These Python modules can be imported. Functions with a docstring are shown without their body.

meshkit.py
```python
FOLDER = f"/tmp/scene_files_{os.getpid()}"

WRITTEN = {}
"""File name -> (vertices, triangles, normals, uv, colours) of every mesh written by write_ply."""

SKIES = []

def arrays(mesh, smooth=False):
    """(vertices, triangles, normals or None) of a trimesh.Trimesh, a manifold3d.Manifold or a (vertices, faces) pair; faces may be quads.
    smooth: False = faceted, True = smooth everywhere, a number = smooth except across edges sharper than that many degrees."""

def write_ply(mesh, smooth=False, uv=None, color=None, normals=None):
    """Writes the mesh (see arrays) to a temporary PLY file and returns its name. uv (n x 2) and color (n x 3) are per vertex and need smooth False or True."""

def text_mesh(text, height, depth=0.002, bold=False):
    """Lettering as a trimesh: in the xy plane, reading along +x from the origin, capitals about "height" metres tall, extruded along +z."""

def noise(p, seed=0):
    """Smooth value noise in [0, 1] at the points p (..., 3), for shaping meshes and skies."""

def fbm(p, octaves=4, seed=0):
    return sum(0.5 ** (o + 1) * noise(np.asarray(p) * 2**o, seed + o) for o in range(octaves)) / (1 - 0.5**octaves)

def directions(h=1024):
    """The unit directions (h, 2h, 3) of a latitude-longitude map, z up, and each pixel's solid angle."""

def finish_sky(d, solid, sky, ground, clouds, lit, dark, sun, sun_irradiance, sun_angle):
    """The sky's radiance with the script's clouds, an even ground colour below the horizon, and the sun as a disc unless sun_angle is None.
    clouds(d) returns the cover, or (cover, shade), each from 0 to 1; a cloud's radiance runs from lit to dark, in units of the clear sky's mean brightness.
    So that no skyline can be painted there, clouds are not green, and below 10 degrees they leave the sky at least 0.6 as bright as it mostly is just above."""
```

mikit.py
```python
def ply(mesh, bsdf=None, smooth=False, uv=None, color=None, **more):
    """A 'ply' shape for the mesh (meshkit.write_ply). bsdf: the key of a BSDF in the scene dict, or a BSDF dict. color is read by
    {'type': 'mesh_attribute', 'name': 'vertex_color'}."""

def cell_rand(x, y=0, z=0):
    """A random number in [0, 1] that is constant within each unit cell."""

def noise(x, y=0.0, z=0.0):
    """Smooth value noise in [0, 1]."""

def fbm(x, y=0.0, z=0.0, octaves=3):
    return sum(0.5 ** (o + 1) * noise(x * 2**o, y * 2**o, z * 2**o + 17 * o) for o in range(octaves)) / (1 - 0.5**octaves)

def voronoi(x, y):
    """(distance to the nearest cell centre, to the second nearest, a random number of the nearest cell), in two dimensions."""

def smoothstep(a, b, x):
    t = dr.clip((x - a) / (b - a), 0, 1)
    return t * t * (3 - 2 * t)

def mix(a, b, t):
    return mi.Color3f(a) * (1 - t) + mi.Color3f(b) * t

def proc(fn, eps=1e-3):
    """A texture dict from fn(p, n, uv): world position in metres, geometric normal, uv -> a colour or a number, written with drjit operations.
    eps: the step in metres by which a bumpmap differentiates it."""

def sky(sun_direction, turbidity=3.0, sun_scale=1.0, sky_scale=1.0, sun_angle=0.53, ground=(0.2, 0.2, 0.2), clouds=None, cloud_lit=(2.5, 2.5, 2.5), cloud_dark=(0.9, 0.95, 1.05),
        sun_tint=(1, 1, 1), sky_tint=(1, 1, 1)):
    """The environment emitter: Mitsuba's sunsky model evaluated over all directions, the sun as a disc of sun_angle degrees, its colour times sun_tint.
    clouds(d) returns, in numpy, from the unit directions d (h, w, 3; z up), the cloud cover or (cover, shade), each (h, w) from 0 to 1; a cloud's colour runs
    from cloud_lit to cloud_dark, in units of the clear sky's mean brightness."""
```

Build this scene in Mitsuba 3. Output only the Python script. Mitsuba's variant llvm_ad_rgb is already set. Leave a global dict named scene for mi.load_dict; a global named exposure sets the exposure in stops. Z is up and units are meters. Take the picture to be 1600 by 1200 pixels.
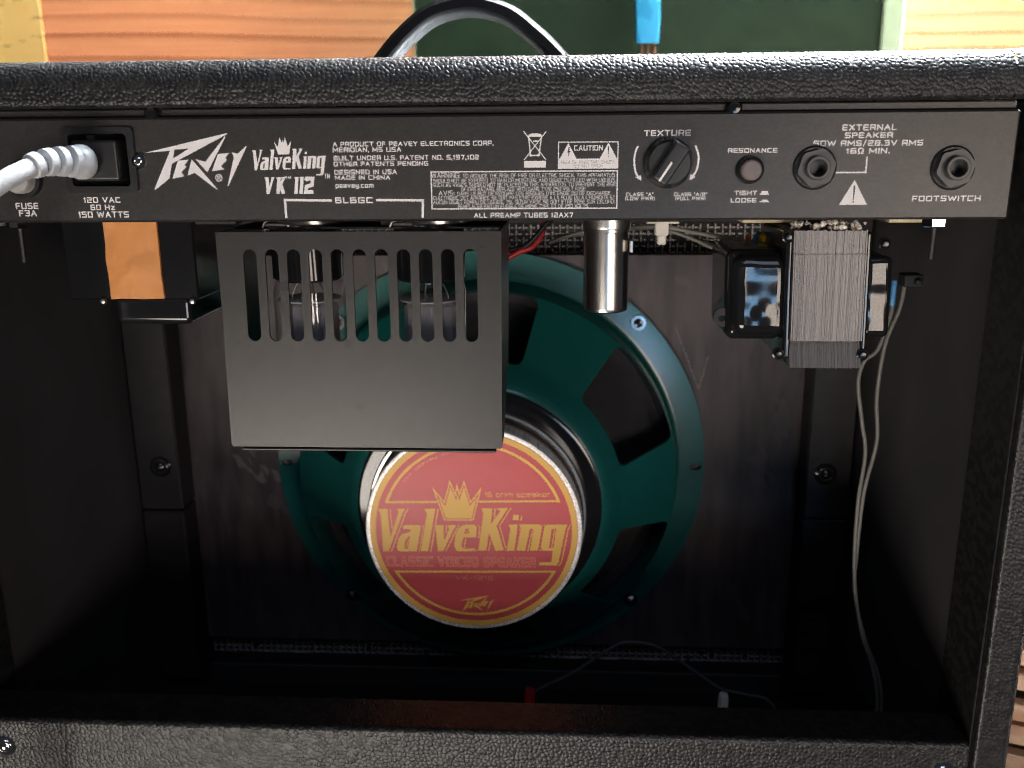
import math, random
import numpy as np, trimesh, drjit as dr, mitsuba as mi
import mikit, meshkit
from scipy.spatial import cKDTree
from shapely.geometry import Polygon, LineString, Point, MultiPolygon, box as sbox
from shapely.ops import unary_union
from shapely import affinity
from mikit import proc, noise, fbm, smoothstep, mix

T = mi.ScalarTransform4f
random.seed(7); RNG = np.random.default_rng(7)
scene, labels = {}, {}

# ------------------------------------------------------------------ camera, light, exposure
CAM = np.array([0.05221, -0.40221, 0.22478])
FWD = np.array([-0.053945, 0.965953, -0.253032]); UP = np.array([-0.005945, 0.253086, 0.967426])
scene['camera'] = {'type': 'thinlens', 'fov': 58.1, 'fov_axis': 'x', 'aperture_radius': 0.0015, 'focus_distance': 0.43,
                   'near_clip': 0.01, 'far_clip': 100.0, 'to_world': T().look_at(origin=CAM.tolist(), target=(CAM + FWD).tolist(), up=UP.tolist())}
exposure = 0.0

def window_light(key, centre, normal, w, h, rgb, label):
    n = np.array(normal, float); n /= np.linalg.norm(n); c = np.array(centre, float)
    scene[key] = {'type': 'rectangle', 'to_world': T().look_at(origin=c.tolist(), target=(c + n).tolist(), up=[0, 0, 1]) @ T().scale([w / 2, h / 2, 1]),
                  'emitter': {'type': 'area', 'radiance': {'type': 'rgb', 'value': list(rgb)}}}
    labels[key] = {'label': label, 'category': 'window'}

# the room's light: warm, blue and cream window panes in a row low behind the photographer, and on the far side of the
# amplifier one strong daylight window in the right wall and one above the wood panel; two unseen fill panels are added, high behind and overhead
window_light('window', (-0.72, -2.2, -1.22), (0.25, 1, 0.45), 1.10, 1.15, (13.6, 12.3, 10.9), 'warm low window behind the photographer on the left')
window_light('window_001', (1.18, -2.2, -0.08), (-0.3, 1, 0.1), 0.90, 0.64, (9.6, 8.1, 6.9), 'cream window behind the photographer on the right')
window_light('window_002', (1.02, 0.50, 0.92), (-1, 0.05, -0.2), 0.62, 0.9, (9, 9, 9), 'bright daylight window in the right wall beyond the amplifier')
window_light('window_003', (0.54, -2.2, -0.27), (-0.2, 1, 0.15), 0.32, 0.26, (3.4, 6.4, 10.0), 'small blue window pane behind the photographer')
window_light('window_004', (0.95, 0.885, 1.10), (0, -1, 0), 1.3, 1.3, (760, 805, 860), 'daylight window in the wall above the wood panel')
window_light('window_005', (0.25, -1.9, 1.65), (-0.05, 1, -0.8), 1.3, 0.5, (1.7, 1.95, 2.7), 'bluish fill panel added high behind the photographer')  # no known window: fill added to lift the dark lower interior
window_light('window_006', (0.52, 0.42, 1.45), (-0.2, 0.0, -1), 0.8, 0.5, (70, 75, 80), 'unseen light panel added above the amplifier')  # no known skylight: added to widen the rail highlight and brighten the wall
scene['room_light'] = {'type': 'constant', 'radiance': {'type': 'rgb', 'value': [.020, .021, .026]}}    # what the unlit room gives back

# ------------------------------------------------------------------ materials
def rgb(*c): return {'type': 'rgb', 'value': list(c)}
def mat(key, base, rough=0.5, metal=0.0, spec=0.5, bump=None, **more):
    b = {'type': 'principled', 'base_color': base if isinstance(base, dict) else rgb(*base), 'roughness': rough, 'metallic': metal, 'specular': spec, **more}
    if bump: b = {'type': 'bumpmap', 'arbitrary': bump[0], 'scale': bump[1], 'bsdf': b}
    scene[key] = {'type': 'twosided', 'bsdf': b}

def tex(fn, eps=1e-3): return proc(fn, eps)
def speckle(a, b, f, lo=0.4, hi=0.6):
    return tex(lambda p, n, uv: mix(a, b, smoothstep(lo, hi, fbm(p.x * f, p.y * f, p.z * f, 3))))

mat('tolex', speckle((.011, .0115, .012), (.020, .0195, .019), 300), 0.39, spec=.36)
mat('chassis_paint', speckle((.022, .020, .0195), (.027, .0245, .0235), 900), 0.36)
mat('cover_paint', tex(lambda p, n, uv: mix((.024, .0217, .0208), (.010, .009, .009), smoothstep(.70, .78, fbm(p.x * 90, p.z * 160, 3.3, 3)))), 0.33, spec=.42)
mat('black_gloss', (.010, .010, .011), 0.10)
mat('black_satin', (.014, .014, .015), 0.35)
mat('strap', (.009, .0095, .010), 0.42, spec=.22)
mat('black_matte', (.008, .008, .009), 0.65)
mat('jack_plastic', (.045, .042, .040), 0.38)
mat('button_plastic', (.16, .13, .125), 0.55)
mat('print_white', (.73, .70, .69), 0.6)
mat('inner_paint', tex(lambda p, n, uv: mix((.034, .033, .035), (.052, .049, .051), fbm(p.x * 40, p.y * 40, p.z * 14, 4))), 0.5)
def baffle_col(p, n, uv):
    g = .6 * fbm(p.x * 150, p.z * 26, 1.0, 4) + .4 * fbm(p.x * 30, p.z * 22, 6.0, 3)
    c = mix((.026, .019, .021), (.055, .041, .043), smoothstep(.3, .75, g))
    s = smoothstep(.70, .76, fbm(p.x * 55 + p.z * 20, p.z * 30, 4.0, 4))
    c = mix(c, (.10, .088, .090), s * .25)
    k = mi.Float(0)                                          # three pale scratches beside the speaker, a scuffed patch left of it
    for (ax, az), (bx_, bz) in (((.1305, .1005), (.1480, .0565)), ((.1536, .0797), (.1480, .0565)), ((.1520, .0700), (.1487, .0600))):
        t = dr.clip(((p.x - ax) * (bx_ - ax) + (p.z - az) * (bz - az)) / ((bx_ - ax) ** 2 + (bz - az) ** 2), 0, 1)
        d = dr.sqrt(dr.square(p.x - ax - t * (bx_ - ax)) + dr.square(p.z - az - t * (bz - az)))
        k = dr.maximum(k, (1 - smoothstep(.0002, .0008, d)) * noise(p.x * 900, p.z * 900, 1.))
    e = dr.sqrt(dr.square((p.x + .165) / .026) + dr.square((p.z - .002) / .020))
    k = dr.maximum(k, smoothstep(.52, .66, fbm(p.x * 130 + p.z * 60, p.z * 70, 9., 4)) * dr.select(e < 1, 1., 0.) * .8)
    return mix(c, (.14, .125, .13), k * .8)
mat('baffle_wood', tex(baffle_col), 0.55)
mat('batten_wood', tex(lambda p, n, uv: mix((.006, .005, .0055), (.014, .0115, .012), fbm(p.x * 60, p.z * 220, 2.0, 3))), 0.5)
mat('weave_black', (.010, .008, .008), 0.8)
mat('weave_silver', (.50, .46, .44), 0.5)
mat('speaker_green', (.005, .076, .070), 0.20, clearcoat=0.6, clearcoat_gloss=0.9)
mat('cone_paper', tex(lambda p, n, uv: mix((.010, .010, .012), (.022, .021, .023), fbm(p.x * 160, p.y * 160, p.z * 160, 3))), 0.8)
mat('chrome', (.75, .74, .73), 0.13, 1.0)
mat('zinc', tex(lambda p, n, uv: mix((.52, .50, .47), (.68, .66, .63), fbm(p.x * 700, p.y * 700, p.z * 700, 2))), 0.30, 1.0)
mat('magnet_edge', tex(lambda p, n, uv: mix((.50, .48, .46), (.86, .85, .83), smoothstep(.35, .6, fbm(p.x * 1400, p.z * 1400, 0.5, 2)))), 0.45, 0.35)
mat('ferrite', tex(lambda p, n, uv: mix((.03, .022, .018), (.07, .05, .04), fbm(p.x * 200, p.y * 900, p.z * 200, 3))), 0.6)
mat('tin', tex(lambda p, n, uv: mix((.58, .55, .52), (.74, .71, .68), fbm(p.x * 500, p.y * 500, p.z * 60, 3))), 0.24, 1.0)
mat('label_red', (.50, .072, .078), 0.36, spec=.28)
mat('label_gold', (.66, .385, .085), 0.40, spec=.28)
mat('label_pink', (.62, .20, .12), 0.38)
mat('paper_orange', tex(lambda p, n, uv: mix((.55, .215, .060), (.63, .262, .080), fbm(p.x * 90, p.y * 90, p.z * 160, 4))), 0.65,
    bump=(tex(lambda p, n, uv: fbm(p.x * 120, p.y * 120, p.z * 60, 3)), 0.004))
def lamin(p, n, uv):
    k = fbm(p.x * 2600, 1.0, p.z * 8, 2)
    c = mix((.13, .122, .119), (.185, .173, .168), smoothstep(.3, .7, k))
    return c
mat('core_steel', tex(lamin), 0.42, 0.6)
mat('core_varnish', (.007, .007, .008), 0.17)
mat('varnish_pale', speckle((.45, .40, .35), (.75, .68, .60), 700), 0.4)
mat('wire_grey', (.125, .118, .102), 0.5)
mat('wire_slate', (.06, .057, .058), 0.5)
mat('wire_dark', (.020, .019, .019), 0.45)
mat('wire_red', (.55, .035, .035), 0.4)
mat('wire_blue', (.06, .22, .45), 0.4)
mat('wire_yellow', (.60, .36, .04), 0.4)
mat('wire_orange', (.60, .12, .03), 0.4)
mat('nylon_white', (.68, .64, .56), 0.5)
mat('terminal_red', (.42, .015, .022), 0.4)
mat('circuit_board', (.62, .52, .32), 0.5)
mat('mica', (.62, .60, .58), 0.4)
mat('plate_grey', tex(lambda p, n, uv: mix((.44, .43, .43), (.56, .55, .54), fbm(p.x * 300, p.y * 300, p.z * 20, 3))), 0.45, 0.0)
scene['tube_glass'] = {'type': 'thindielectric', 'int_ior': 1.5}
mat('cord_grey', (.40, .41, .425), 0.42)
mat('fuse_grey', (.42, .41, .39), 0.5)

def wood(a, b, c, f, warp, seed):
    def fn(p, n, uv):
        w = (fbm(p.x * 1.6, p.y * 2, p.z * 5 + seed, 3) - .5) * warp
        k = (p.z + w) * f + .3 * noise(p.x * 3, 5.0, p.z * 30)
        fr = k - dr.floor(k)
        late = smoothstep(.55, .93, fr) * (1 - smoothstep(.955, 1., fr))
        late = late * (.35 + .65 * noise(dr.floor(k) * 7.1, seed, 0.))
        fine = fbm(p.x * 14, p.y * 14, p.z * 420, 3)
        col = mix(a, b, fine)
        return mix(col, c, late * .85)
    return tex(fn)
mat('wall_wood', wood((.56, .200, .084), (.68, .285, .127), (.33, .090, .030), 41., .06, 3.), 0.55, spec=.15)
def post_col(p, n, uv):
    g = fbm(p.x * 60, p.y * 30, p.z * 9, 4)
    c = mix((.57, .355, .105), (.63, .405, .130), g)
    k = smoothstep(.74, .80, fbm(p.x * 45, 2.0, p.z * 170, 3))
    return mix(c, (.16, .085, .03), k * .7)
mat('post_wood', tex(post_col), 0.55, spec=.15)
mat('table_wood', (.045, .030, .022), 0.6)
mat('slat_wood', tex(lambda p, n, uv: mix((.46, .25, .14), (.70, .50, .33), smoothstep(.3, .7, fbm(p.x * 12, p.y * 12, p.z * 55, 4)))), 0.5)
mat('board_green', speckle((.0085, .0195, .008), (.011, .024, .0095), 25), 0.5, spec=.2)
mat('board_edge', (.29, .36, .21), 0.5)
mat('tape_blue', tex(lambda p, n, uv: mix((.02, .23, .40), (.03, .30, .50), smoothstep(.45, .55, fbm(p.x * 80 + p.z * 50, p.z * 50, 1., 2)))), 0.35)
mat('cord_brown', (.16, .075, .035), 0.6)

# ------------------------------------------------------------------ shape helpers (metres; x right, y into the amplifier, z up)
def cat(*ms): return trimesh.util.concatenate([m for m in ms])
def bx(x0, x1, y0, y1, z0, z1, c=0.0):
    """a box with chamfered edges"""
    lo, hi = np.array([x0, y0, z0], float), np.array([x1, y1, z1], float)
    if c <= 0: return trimesh.creation.box(bounds=[lo, hi])
    pts = []
    for i in range(8):
        k = np.array([(i >> j) & 1 for j in range(3)]); v = np.where(k, hi, lo); s = np.where(k, -1, 1)
        for j in range(3):
            w = v + s * c; w[j] = v[j]; pts.append(w)
    return trimesh.convex.convex_hull(np.array(pts))
def rounded(x0, x1, y0, y1, z0, z1, r, n=3):
    """a box with round edges: hull of eight spheres"""
    s = trimesh.creation.icosphere(subdivisions=n - 1 if n > 1 else 1, radius=r)
    return trimesh.convex.convex_hull(np.vstack([s.vertices + [x, y, z] for x in (x0 + r, x1 - r) for y in (y0 + r, y1 - r) for z in (z0 + r, z1 - r)]))
def to_y(m):
    """xy plane -> xz plane, the extrusion going towards the viewer (-y)"""
    v = np.array(m.vertices); m.vertices = np.stack([v[:, 0], -v[:, 2], v[:, 1]], 1); return m
def polys(g):
    if g.is_empty: return []
    return [p for p in (g.geoms if hasattr(g, 'geoms') else [g]) if p.geom_type == 'Polygon' and p.area > 1e-10]
def sheet(g, y, depth):
    """shapely shape in the xz plane as a plate whose back lies at y"""
    m = cat(*[trimesh.creation.extrude_polygon(p, depth, engine='earcut') for p in polys(g)])
    m = to_y(m); m.apply_translation([0, y, 0]); return m
def lathe(profile, seg=64, axis='y', at=(0, 0, 0)):
    """profile of (radius, distance): distance along -y (towards the viewer), or along z"""
    m = trimesh.creation.revolve(np.array(profile, float), sections=seg)
    if axis == 'y': to_y(m)
    m.apply_translation(at); return m
def smooth_path(pts, n=8):
    p = np.array(pts, float); q = np.vstack([2 * p[0] - p[1], p, 2 * p[-1] - p[-2]]); out = []
    for i in range(1, len(q) - 2):
        for t in np.linspace(0, 1, n, endpoint=False):
            a, b, c, d = q[i - 1:i + 3]
            out.append(.5 * (2 * b + (c - a) * t + (2 * a - 5 * b + 4 * c - d) * t * t + (3 * b - a - 3 * c + d) * t ** 3))
    return np.array(out + [p[-1]])
def sweep(path, section, up=(0, 1, 0), caps=True):
    """closed section (k, 2) along the path; its second axis stays near up"""
    p = np.array(path, float); t = np.gradient(p, axis=0); t /= np.linalg.norm(t, axis=1, keepdims=True)
    u = np.array(up, float)[None] - t * (t @ np.array(up, float))[:, None]; u /= np.linalg.norm(u, axis=1, keepdims=True)
    s = np.cross(u, t)
    sec = np.array(section if np.ndim(section[0]) == 2 else [section] * len(p), float)
    v = p[:, None] + sec[:, :, :1] * s[:, None] + sec[:, :, 1:] * u[:, None]
    n, k = v.shape[:2]; i, j = np.meshgrid(np.arange(n - 1), np.arange(k), indexing='ij')
    a, b, c, d = i * k + j, i * k + (j + 1) % k, (i + 1) * k + (j + 1) % k, (i + 1) * k + j
    f = np.vstack([np.stack([a, b, c], -1).reshape(-1, 3), np.stack([a, c, d], -1).reshape(-1, 3)])
    vv = v.reshape(-1, 3)
    if caps:
        vv = np.vstack([vv, p[:1], p[-1:]]); m = n * k; jj = np.arange(k)
        f = np.vstack([f, np.stack([jj * 0 + m, (jj + 1) % k, jj], 1), np.stack([jj * 0 + m + 1, (n - 1) * k + jj, (n - 1) * k + (jj + 1) % k], 1)])
    m = trimesh.Trimesh(vv, f, process=False); m.fix_normals(); return m
def ring(r, k=10): a = np.arange(k) * 2 * np.pi / k; return np.stack([r * np.cos(a), r * np.sin(a)], 1)
def tube(pts, r, n=8, k=10, up=(0.3, 1, 0.2)): return sweep(smooth_path(pts, n), ring(r, k), up)

def put(key, mesh, bsdf, smooth=False, label=None, kind=None):
    """one entry of the scene; a key that is taken goes on with _001, _002 ..."""
    k, i = key, 0
    while k in scene: i += 1; k = f'{key}_{i:03d}'
    scene[k] = mikit.ply(mesh, bsdf, smooth)
    d = {}
    if label: d['label'] = label
    if kind: d['kind'] = kind
    if d: labels[k] = d
    return k
def thing(key, label, category, group=None):
    labels[key] = {'label': label, 'category': category, **({'group': group} if group else {})}

def pebbled(profile, a0, a1, axis, cell=0.0021, height=0.00037, step=0.00038, seed=1):
    """leather-grained covering: a profile of (y, other) swept along x or z, its surface raised pebble by pebble"""
    p = np.array(profile, float); seg = np.r_[0, np.cumsum(np.linalg.norm(np.diff(p, axis=0), axis=1))]
    s = np.linspace(0, seg[-1], int(seg[-1] / step) + 2); q = np.stack([np.interp(s, seg, p[:, 0]), np.interp(s, seg, p[:, 1])], 1)
    t = np.gradient(q, axis=0); t /= np.linalg.norm(t, axis=1, keepdims=True); nn = np.stack([t[:, 1], -t[:, 0]], 1)
    a = np.linspace(a0, a1, int((a1 - a0) / step) + 2); A, S = np.meshgrid(a, s, indexing='ij')
    r = np.random.default_rng(seed); nx, ny = int((a1 - a0) / cell) + 4, int(seg[-1] / cell) + 4
    gx, gy = np.meshgrid(np.arange(nx) - 1.5, np.arange(ny) - 1.5, indexing='ij')
    c = np.stack([a0 + (gx + r.uniform(-.48, .48, gx.shape)) * cell, (gy + r.uniform(-.48, .48, gx.shape)) * cell], -1).reshape(-1, 2)
    d, ix = cKDTree(c).query(np.stack([A.ravel(), S.ravel()], 1), k=2)
    gap = (d[:, 1] - d[:, 0]) / cell; lev = r.uniform(.55, 1, len(c))[ix[:, 0]]
    h = np.clip(gap / .42, 0, 1); h = h * h * (3 - 2 * h) * lev
    h = (h * height + (meshkit.noise(np.stack([A.ravel() * 2600, S.ravel() * 2600, A.ravel() * 0], 1), 3) - .5) * height * .25).reshape(A.shape)
    Y, Z = q[None, :, 0] + nn[None, :, 0] * h, q[None, :, 1] + nn[None, :, 1] * h
    v = np.stack([A, Y, Z], -1) if axis == 'x' else np.stack([Z, Y, A], -1)
    n, k = A.shape; i, j = np.meshgrid(np.arange(n - 1), np.arange(k - 1), indexing='ij'); b = i * k + j
    f = np.vstack([np.stack([b, b + k, b + k + 1], -1).reshape(-1, 3), np.stack([b, b + k + 1, b + 1], -1).reshape(-1, 3)])
    return trimesh.Trimesh(v.reshape(-1, 3), f if axis == 'x' else f[:, ::-1], process=False)
def arc(cy, cz, r, d0, d1, n=8): return [(cy + r * math.cos(math.radians(d)), cz + r * math.sin(math.radians(d))) for d in np.linspace(d0, d1, n)]

# ------------------------------------------------------------------ lettering: a square extended stroke face, as silk-screened on the panel
R4 = [(0, 0), (0, 1), (1, 1), (1, 0), (0, 0)]
GL = {'A': (1.2, [(0, 0), (.5, 1), (1, 0)], [(.2, .36), (.8, .36)]), 'B': (1.1, [(0, .5), (.95, .5), (.95, 1), (0, 1), (0, 0), (1, 0), (1, .5)]),
 'C': (1.1, [(1, 1), (0, 1), (0, 0), (1, 0)]), 'D': (1.15, [(0, 0), (0, 1), (.85, 1), (1, .85), (1, .15), (.85, 0), (0, 0)]),
 'E': (1.05, [(1, 1), (0, 1), (0, 0), (1, 0)], [(0, .5), (.95, .5)]), 'F': (1.0, [(1, 1), (0, 1), (0, 0)], [(0, .48), (.9, .48)]),
 'G': (1.15, [(1, 1), (0, 1), (0, 0), (1, 0), (1, .45), (.5, .45)]), 'H': (1.15, [(0, 0), (0, 1)], [(1, 0), (1, 1)], [(0, .5), (1, .5)]), 'I': (.2, [(.5, 0), (.5, 1)]),
 'J': (.95, [(1, 1), (1, 0), (0, 0), (0, .3)]), 'K': (1.1, [(0, 0), (0, 1)], [(1, 1), (.3, .5), (1, 0)], [(0, .5), (.3, .5)]), 'L': (.95, [(0, 1), (0, 0), (1, 0)]),
 'M': (1.4, [(0, 0), (0, 1), (.5, .25), (1, 1), (1, 0)]), 'N': (1.15, [(0, 0), (0, 1), (1, 0), (1, 1)]), 'O': (1.15, R4), 'P': (1.05, [(0, 0), (0, 1), (1, 1), (1, .42), (0, .42)]),
 'Q': (1.15, R4, [(.6, .3), (1, -.1)]), 'R': (1.1, [(0, 0), (0, 1), (1, 1), (1, .45), (0, .45)], [(.75, .45), (1, .2), (1, 0)]),
 'S': (1.1, [(1, 1), (0, 1), (0, .52), (1, .48), (1, 0), (0, 0)]), 'T': (1.1, [(0, 1), (1, 1)], [(.5, 1), (.5, 0)]), 'U': (1.15, [(0, 1), (0, 0), (1, 0), (1, 1)]),
 'V': (1.2, [(0, 1), (.5, 0), (1, 1)]), 'W': (1.7, [(0, 1), (.25, 0), (.5, .9), (.75, 0), (1, 1)]), 'X': (1.15, [(0, 0), (1, 1)], [(0, 1), (1, 0)]), 'Y': (1.15, [(0, 1), (.5, .45), (1, 1)], [(.5, .45), (.5, 0)]),
 'Z': (1.1, [(0, 1), (1, 1), (0, 0), (1, 0)]), '0': (1.1, R4), '1': (.5, [(0, .8), (.75, 1), (.75, 0)]), '2': (1.1, [(0, 1), (1, 1), (1, .52), (0, .48), (0, 0), (1, 0)]),
 '3': (1.1, [(0, 1), (1, 1), (1, 0), (0, 0)], [(.3, .52), (1, .52)]), '5': (1.1, [(1, 1), (0, 1), (0, .56), (1, .56), (1, 0), (0, 0)]),
 '6': (1.1, [(.9, 1), (0, 1), (0, 0), (1, 0), (1, .52), (0, .52)]), '7': (1.05, [(0, 1), (1, 1), (.4, 0)]), '8': (1.1, R4, [(0, .52), (1, .52)]), '9': (1.1, [(.1, 0), (1, 0), (1, 1), (0, 1), (0, .48), (1, .48)]),
 '.': (.2, [(.5, -.02), (.5, .06)]), ',': (.2, [(.6, .06), (.3, -.2)]), ':': (.2, [(.5, .0), (.5, .1)], [(.5, .55), (.5, .65)]), '-': (.6, [(0, .45), (1, .45)]), '/': (.7, [(0, -.1), (1, 1.1)]),
 '(': (.35, [(1, 1.05), (0, .85), (0, .15), (1, -.05)]), ')': (.35, [(0, 1.05), (1, .85), (1, .15), (0, -.05)]), '"': (.5, [(.1, 1), (.1, .75)], [(.9, 1), (.9, .75)]), "'": (.2, [(.5, 1), (.5, .75)]), ' ': (.45,),
 'Ω': (1.05, [(0, -.08), (.3, -.08), (.3, .1), (0, .4), (0, .9), (.5, 1.1), (1, .9), (1, .4), (.7, .1), (.7, -.08), (1, -.08)])}
x_ = .72
LOW = {'a': (1., [(0, x_), (1, x_), (1, 0), (0, 0), (0, .38), (1, .38)]), 'c': (.95, [(1, x_), (0, x_), (0, 0), (1, 0)]), 'e': (1., [(1, 0), (0, 0), (0, x_), (1, x_), (1, .36), (0, .36)]), 'h': (1., [(0, 1), (0, 0)], [(0, x_), (1, x_), (1, 0)]),
 'k': (.95, [(0, 1), (0, 0)], [(1, x_), (.3, .4), (1, 0)], [(0, .4), (.3, .4)]), 'm': (1.5, [(0, 0), (0, x_), (1, x_), (1, 0)], [(.5, x_), (.5, 0)]), 'n': (1., [(0, 0), (0, x_), (1, x_), (1, 0)]), 'o': (1., [(0, 0), (0, x_), (1, x_), (1, 0), (0, 0)]),
 'p': (1., [(0, -.28), (0, x_), (1, x_), (1, 0), (0, 0)]), 'r': (.7, [(0, 0), (0, x_), (1, x_)]), 's': (.95, [(1, x_), (0, x_), (0, .38), (1, .34), (1, 0), (0, 0)]), 'v': (1., [(0, x_), (.5, 0), (1, x_)]),
 'w': (1.4, [(0, x_), (.25, 0), (.5, .65), (.75, 0), (1, x_)]), 'y': (1., [(0, x_), (0, .1), (1, .1)], [(1, x_), (1, -.28), (.1, -.28)]), 'z': (.95, [(0, x_), (1, x_), (0, 0), (1, 0)])}
GL.update(LOW); GL['4'] = (1.1, [(.8, 0), (.8, 1), (0, .3), (1, .3)])
def text(s, x0, x1, z, h, weight=.255):
    """shapely shape of the line s, filling x0..x1 with its baseline at z"""
    gap, n = .26, sum(GL[c][0] for c in s) + .26 * (len(s) - 1); sx = (x1 - x0) / (n * h)
    t = h * min(weight, weight * (.35 + .5 * sx)); x, out = x0, []
    for c in s:
        w = GL[c][0] * sx * h
        for line in GL[c][1:]:
            i = min(t / 2, w / 2); pts = [(x + i + (w - 2 * i) * a, z + t / 2 + (h - t) * b) for a, b in line]
            out.append(LineString(pts).buffer(t / 2, cap_style='square', join_style='round', quad_segs=2))
        x += w + gap * sx * h
    return unary_union(out)
def line(pts, w): return LineString(pts).buffer(w / 2, cap_style='flat', join_style='mitre')
def shape(loops): 
    g = Polygon(loops[0]).buffer(0)
    for hole in loops[1:]: g = g.difference(Polygon(hole).buffer(0))
    return g
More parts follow.
